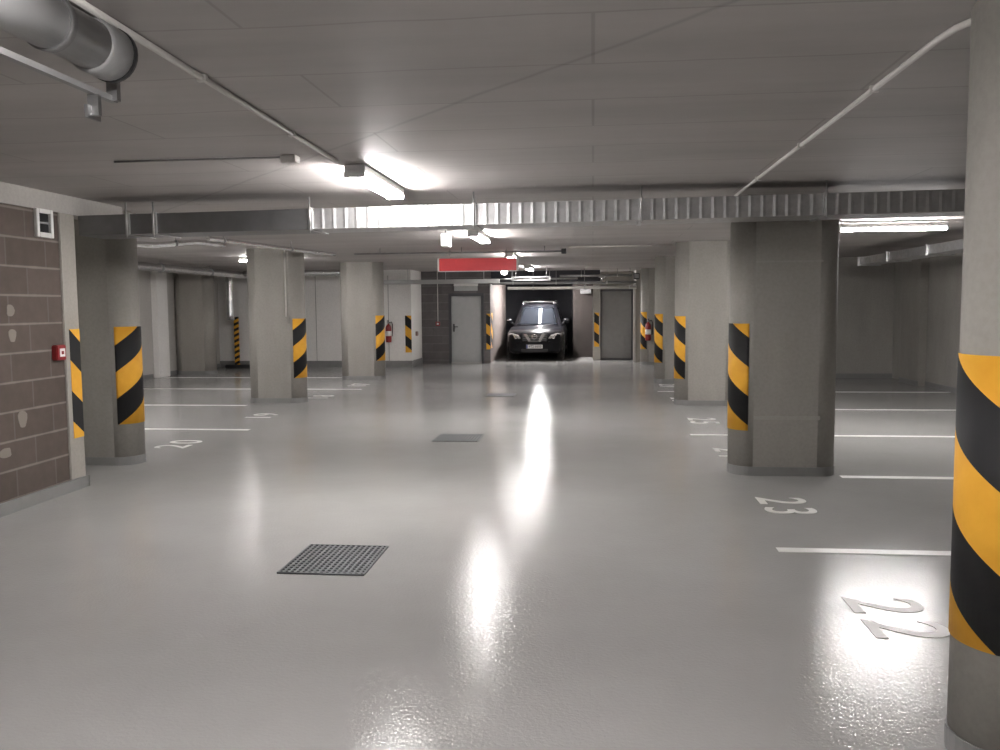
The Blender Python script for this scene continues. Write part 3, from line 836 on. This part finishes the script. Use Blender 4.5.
for s in (-1, 1):
    bm = bmesh.new()
    out = [(.44, .665), (.60, .635), (.78, .66), (.875, .74), (.87, .80), (.72, .815), (.52, .765)]
    lo, hi = [], []
    for x, z in out:
        y = front_y(x) - .02 + .10 * (z - .65)
        lo.append(bm.verts.new((s * x, y, z))); hi.append(bm.verts.new((s * x * .97, y + .14, z)))
    cx, cz = .66, .73
    c = bm.verts.new((s * cx, front_y(cx) - .035, cz))
    m = len(out)
    for k in range(m):
        f = bm.faces.new((lo[k], lo[(k + 1) % m], c)); f.smooth = True
        bm.faces.new((lo[k], lo[(k + 1) % m], hi[(k + 1) % m], hi[k]))
    hl = obj('headlight', bm, 'lens', car)
    bm = bmesh.new(); lathe(bm, [(.02, 0), (.05, .012), (.058, .0)], 16)
    o = obj('reflector', bm, 'chrome', hl, (s * .60, front_y(.6) - .035, .70), (PI / 2, 0, 0))
    bm = bmesh.new(); lathe(bm, [(.045, 0), (.045, .03), (.03, .036), (.005, .04)], 16)
    obj('fog_lamp', bm, 'lens', car, (s * .64, front_y(.64) + .01, .46), (PI / 2, 0, 0))
bmp = bmesh.new()
rows = []
for z, o_ in ((.24, .05), (.30, .0), (.40, -.045), (.52, -.055), (.57, -.03)):
    rows.append([bmp.verts.new((x, front_y(x) + o_, z)) for x in [-.86 + 1.72 * k / 16 for k in range(17)]])
for a, b in zip(rows, rows[1:]):
    for k in range(16):
        f = bmp.faces.new((a[k], a[k + 1], b[k + 1], b[k])); f.smooth = True
back = [[bmp.verts.new((v.co.x, .22, v.co.z)) for v in r] for r in (rows[0], rows[-1])]
for k in range(16):
    bmp.faces.new((rows[0][k], rows[0][k + 1], back[0][k + 1], back[0][k])); bmp.faces.new((rows[-1][k], rows[-1][k + 1], back[1][k + 1], back[1][k]))
obj('bumper', bmp, 'carpaint', car)
obj('lower_intake', B((-.42, .42, -.05, .02, .27, .35), bev=.01), 'black', car)
pt = obj('license_plate', B((-.26, .26, -.075, -.06, .37, .48), bev=.004), 'plate', car)
obj('plate_band', B((-.255, -.215, -.077, -.074, .375, .475)), 'blue', pt)
tx = text_mesh('plate_text', '4T2 6650', .105, 'ink', pt, .001); tx.location = (.02, -.0765, .425); tx.rotation_euler = (PI / 2, 0, 0)
# mirrors, wheels, arches, handles
for s in (-1, 1):
    bm = bmesh.new(); bmesh.ops.create_uvsphere(bm, u_segments=16, v_segments=10, radius=1)
    for v in bm.verts:
        v.co = Vector((s * .965 + v.co.x * .10, 1.50 + v.co.y * .07, 1.16 + v.co.z * .075))
    for f in bm.faces: f.smooth = True
    mr = obj('side_mirror', bm, 'carpaint', car)
    obj('mirror_arm', T([(s * .78, 1.52, 1.04), (s * .9, 1.51, 1.11)], .025, 10), 'black', mr)
    obj('mirror_cap', T([(s * .90, 1.435, 1.19), (s * 1.03, 1.435, 1.17)], .014, 8), 'chrome', mr)
    for y in (.88, 3.72):
        bm = bmesh.new(); lathe(bm, [(.2, -.115), (.33, -.115), (.36, -.08), (.365, 0), (.36, .08), (.33, .115), (.2, .115)], 32)
        w = obj('wheel', bm, 'rubber', car, (s * .80, y, .365), (0, PI / 2, 0))
        bm = bmesh.new(); lathe(bm, [(.21, -.1), (.215, .118), (.19, .118), (.17, .09), (.06, .10), (.05, .12), (.005, .12)] if s > 0 else [(.005, -.12), (.05, -.12), (.06, -.10), (.17, -.09), (.19, -.118), (.215, -.118), (.21, .1)], 32)
        obj('rim', bm, 'galv', w)
        obj('arch_flare', T([(s * .90, y + .44 * math.cos(a), .36 + .44 * math.sin(a)) for a in [PI * (k / 16) for k in range(17)]], .03, 8), 'black', car)
    for y in (2.2, 3.25): obj('door_handle', B((s * .905 - .012, s * .905 + .018, y, y + .16, .86, .89), bev=.005), 'chrome', car)
    obj('running_board', B((s * .88 - .07, s * .88 + .07, 1.4, 3.2, .26, .31), bev=.01), 'black', car)
    obj('tail_light', B((s * .80 - .07, s * .80 + .05, 4.62, 4.72, .66, .92), bev=.01), 'red', car)

# ------------------------------------------------------------------ camera, world, view
cam = bpy.data.cameras.new('camera'); co = bpy.data.objects.new('camera', cam); C.objects.link(co)
F_, YAW, PIT, ROLL = 857.6, .108184, .079606, -.0078756
cam.sensor_width = 36; cam.lens = F_ / 1000 * 36; cam.clip_start = .05; cam.clip_end = 100
Fv = Vector((-math.sin(YAW) * math.cos(PIT), math.cos(YAW) * math.cos(PIT), -math.sin(PIT)))
r0 = Vector((math.cos(YAW), math.sin(YAW), 0)); u0 = r0.cross(Fv)
rv = math.cos(ROLL) * r0 + math.sin(ROLL) * u0; uv_ = -math.sin(ROLL) * r0 + math.cos(ROLL) * u0
m = Matrix((rv, uv_, -Fv)).transposed().to_4x4(); m.translation = Vector((0, 0, 1.6))
co.matrix_world = m
S.camera = co
w = bpy.data.worlds.new('world'); S.world = w; w.use_nodes = True
w.node_tree.nodes['Background'].inputs[0].default_value = (.5, .5, .52, 1)
w.node_tree.nodes['Background'].inputs[1].default_value = .0
S.view_settings.view_transform = 'Standard'; S.view_settings.look = 'None'
S.view_settings.gamma = 1; S.view_settings.use_curve_mapping = False
S.view_settings.exposure = 1.75
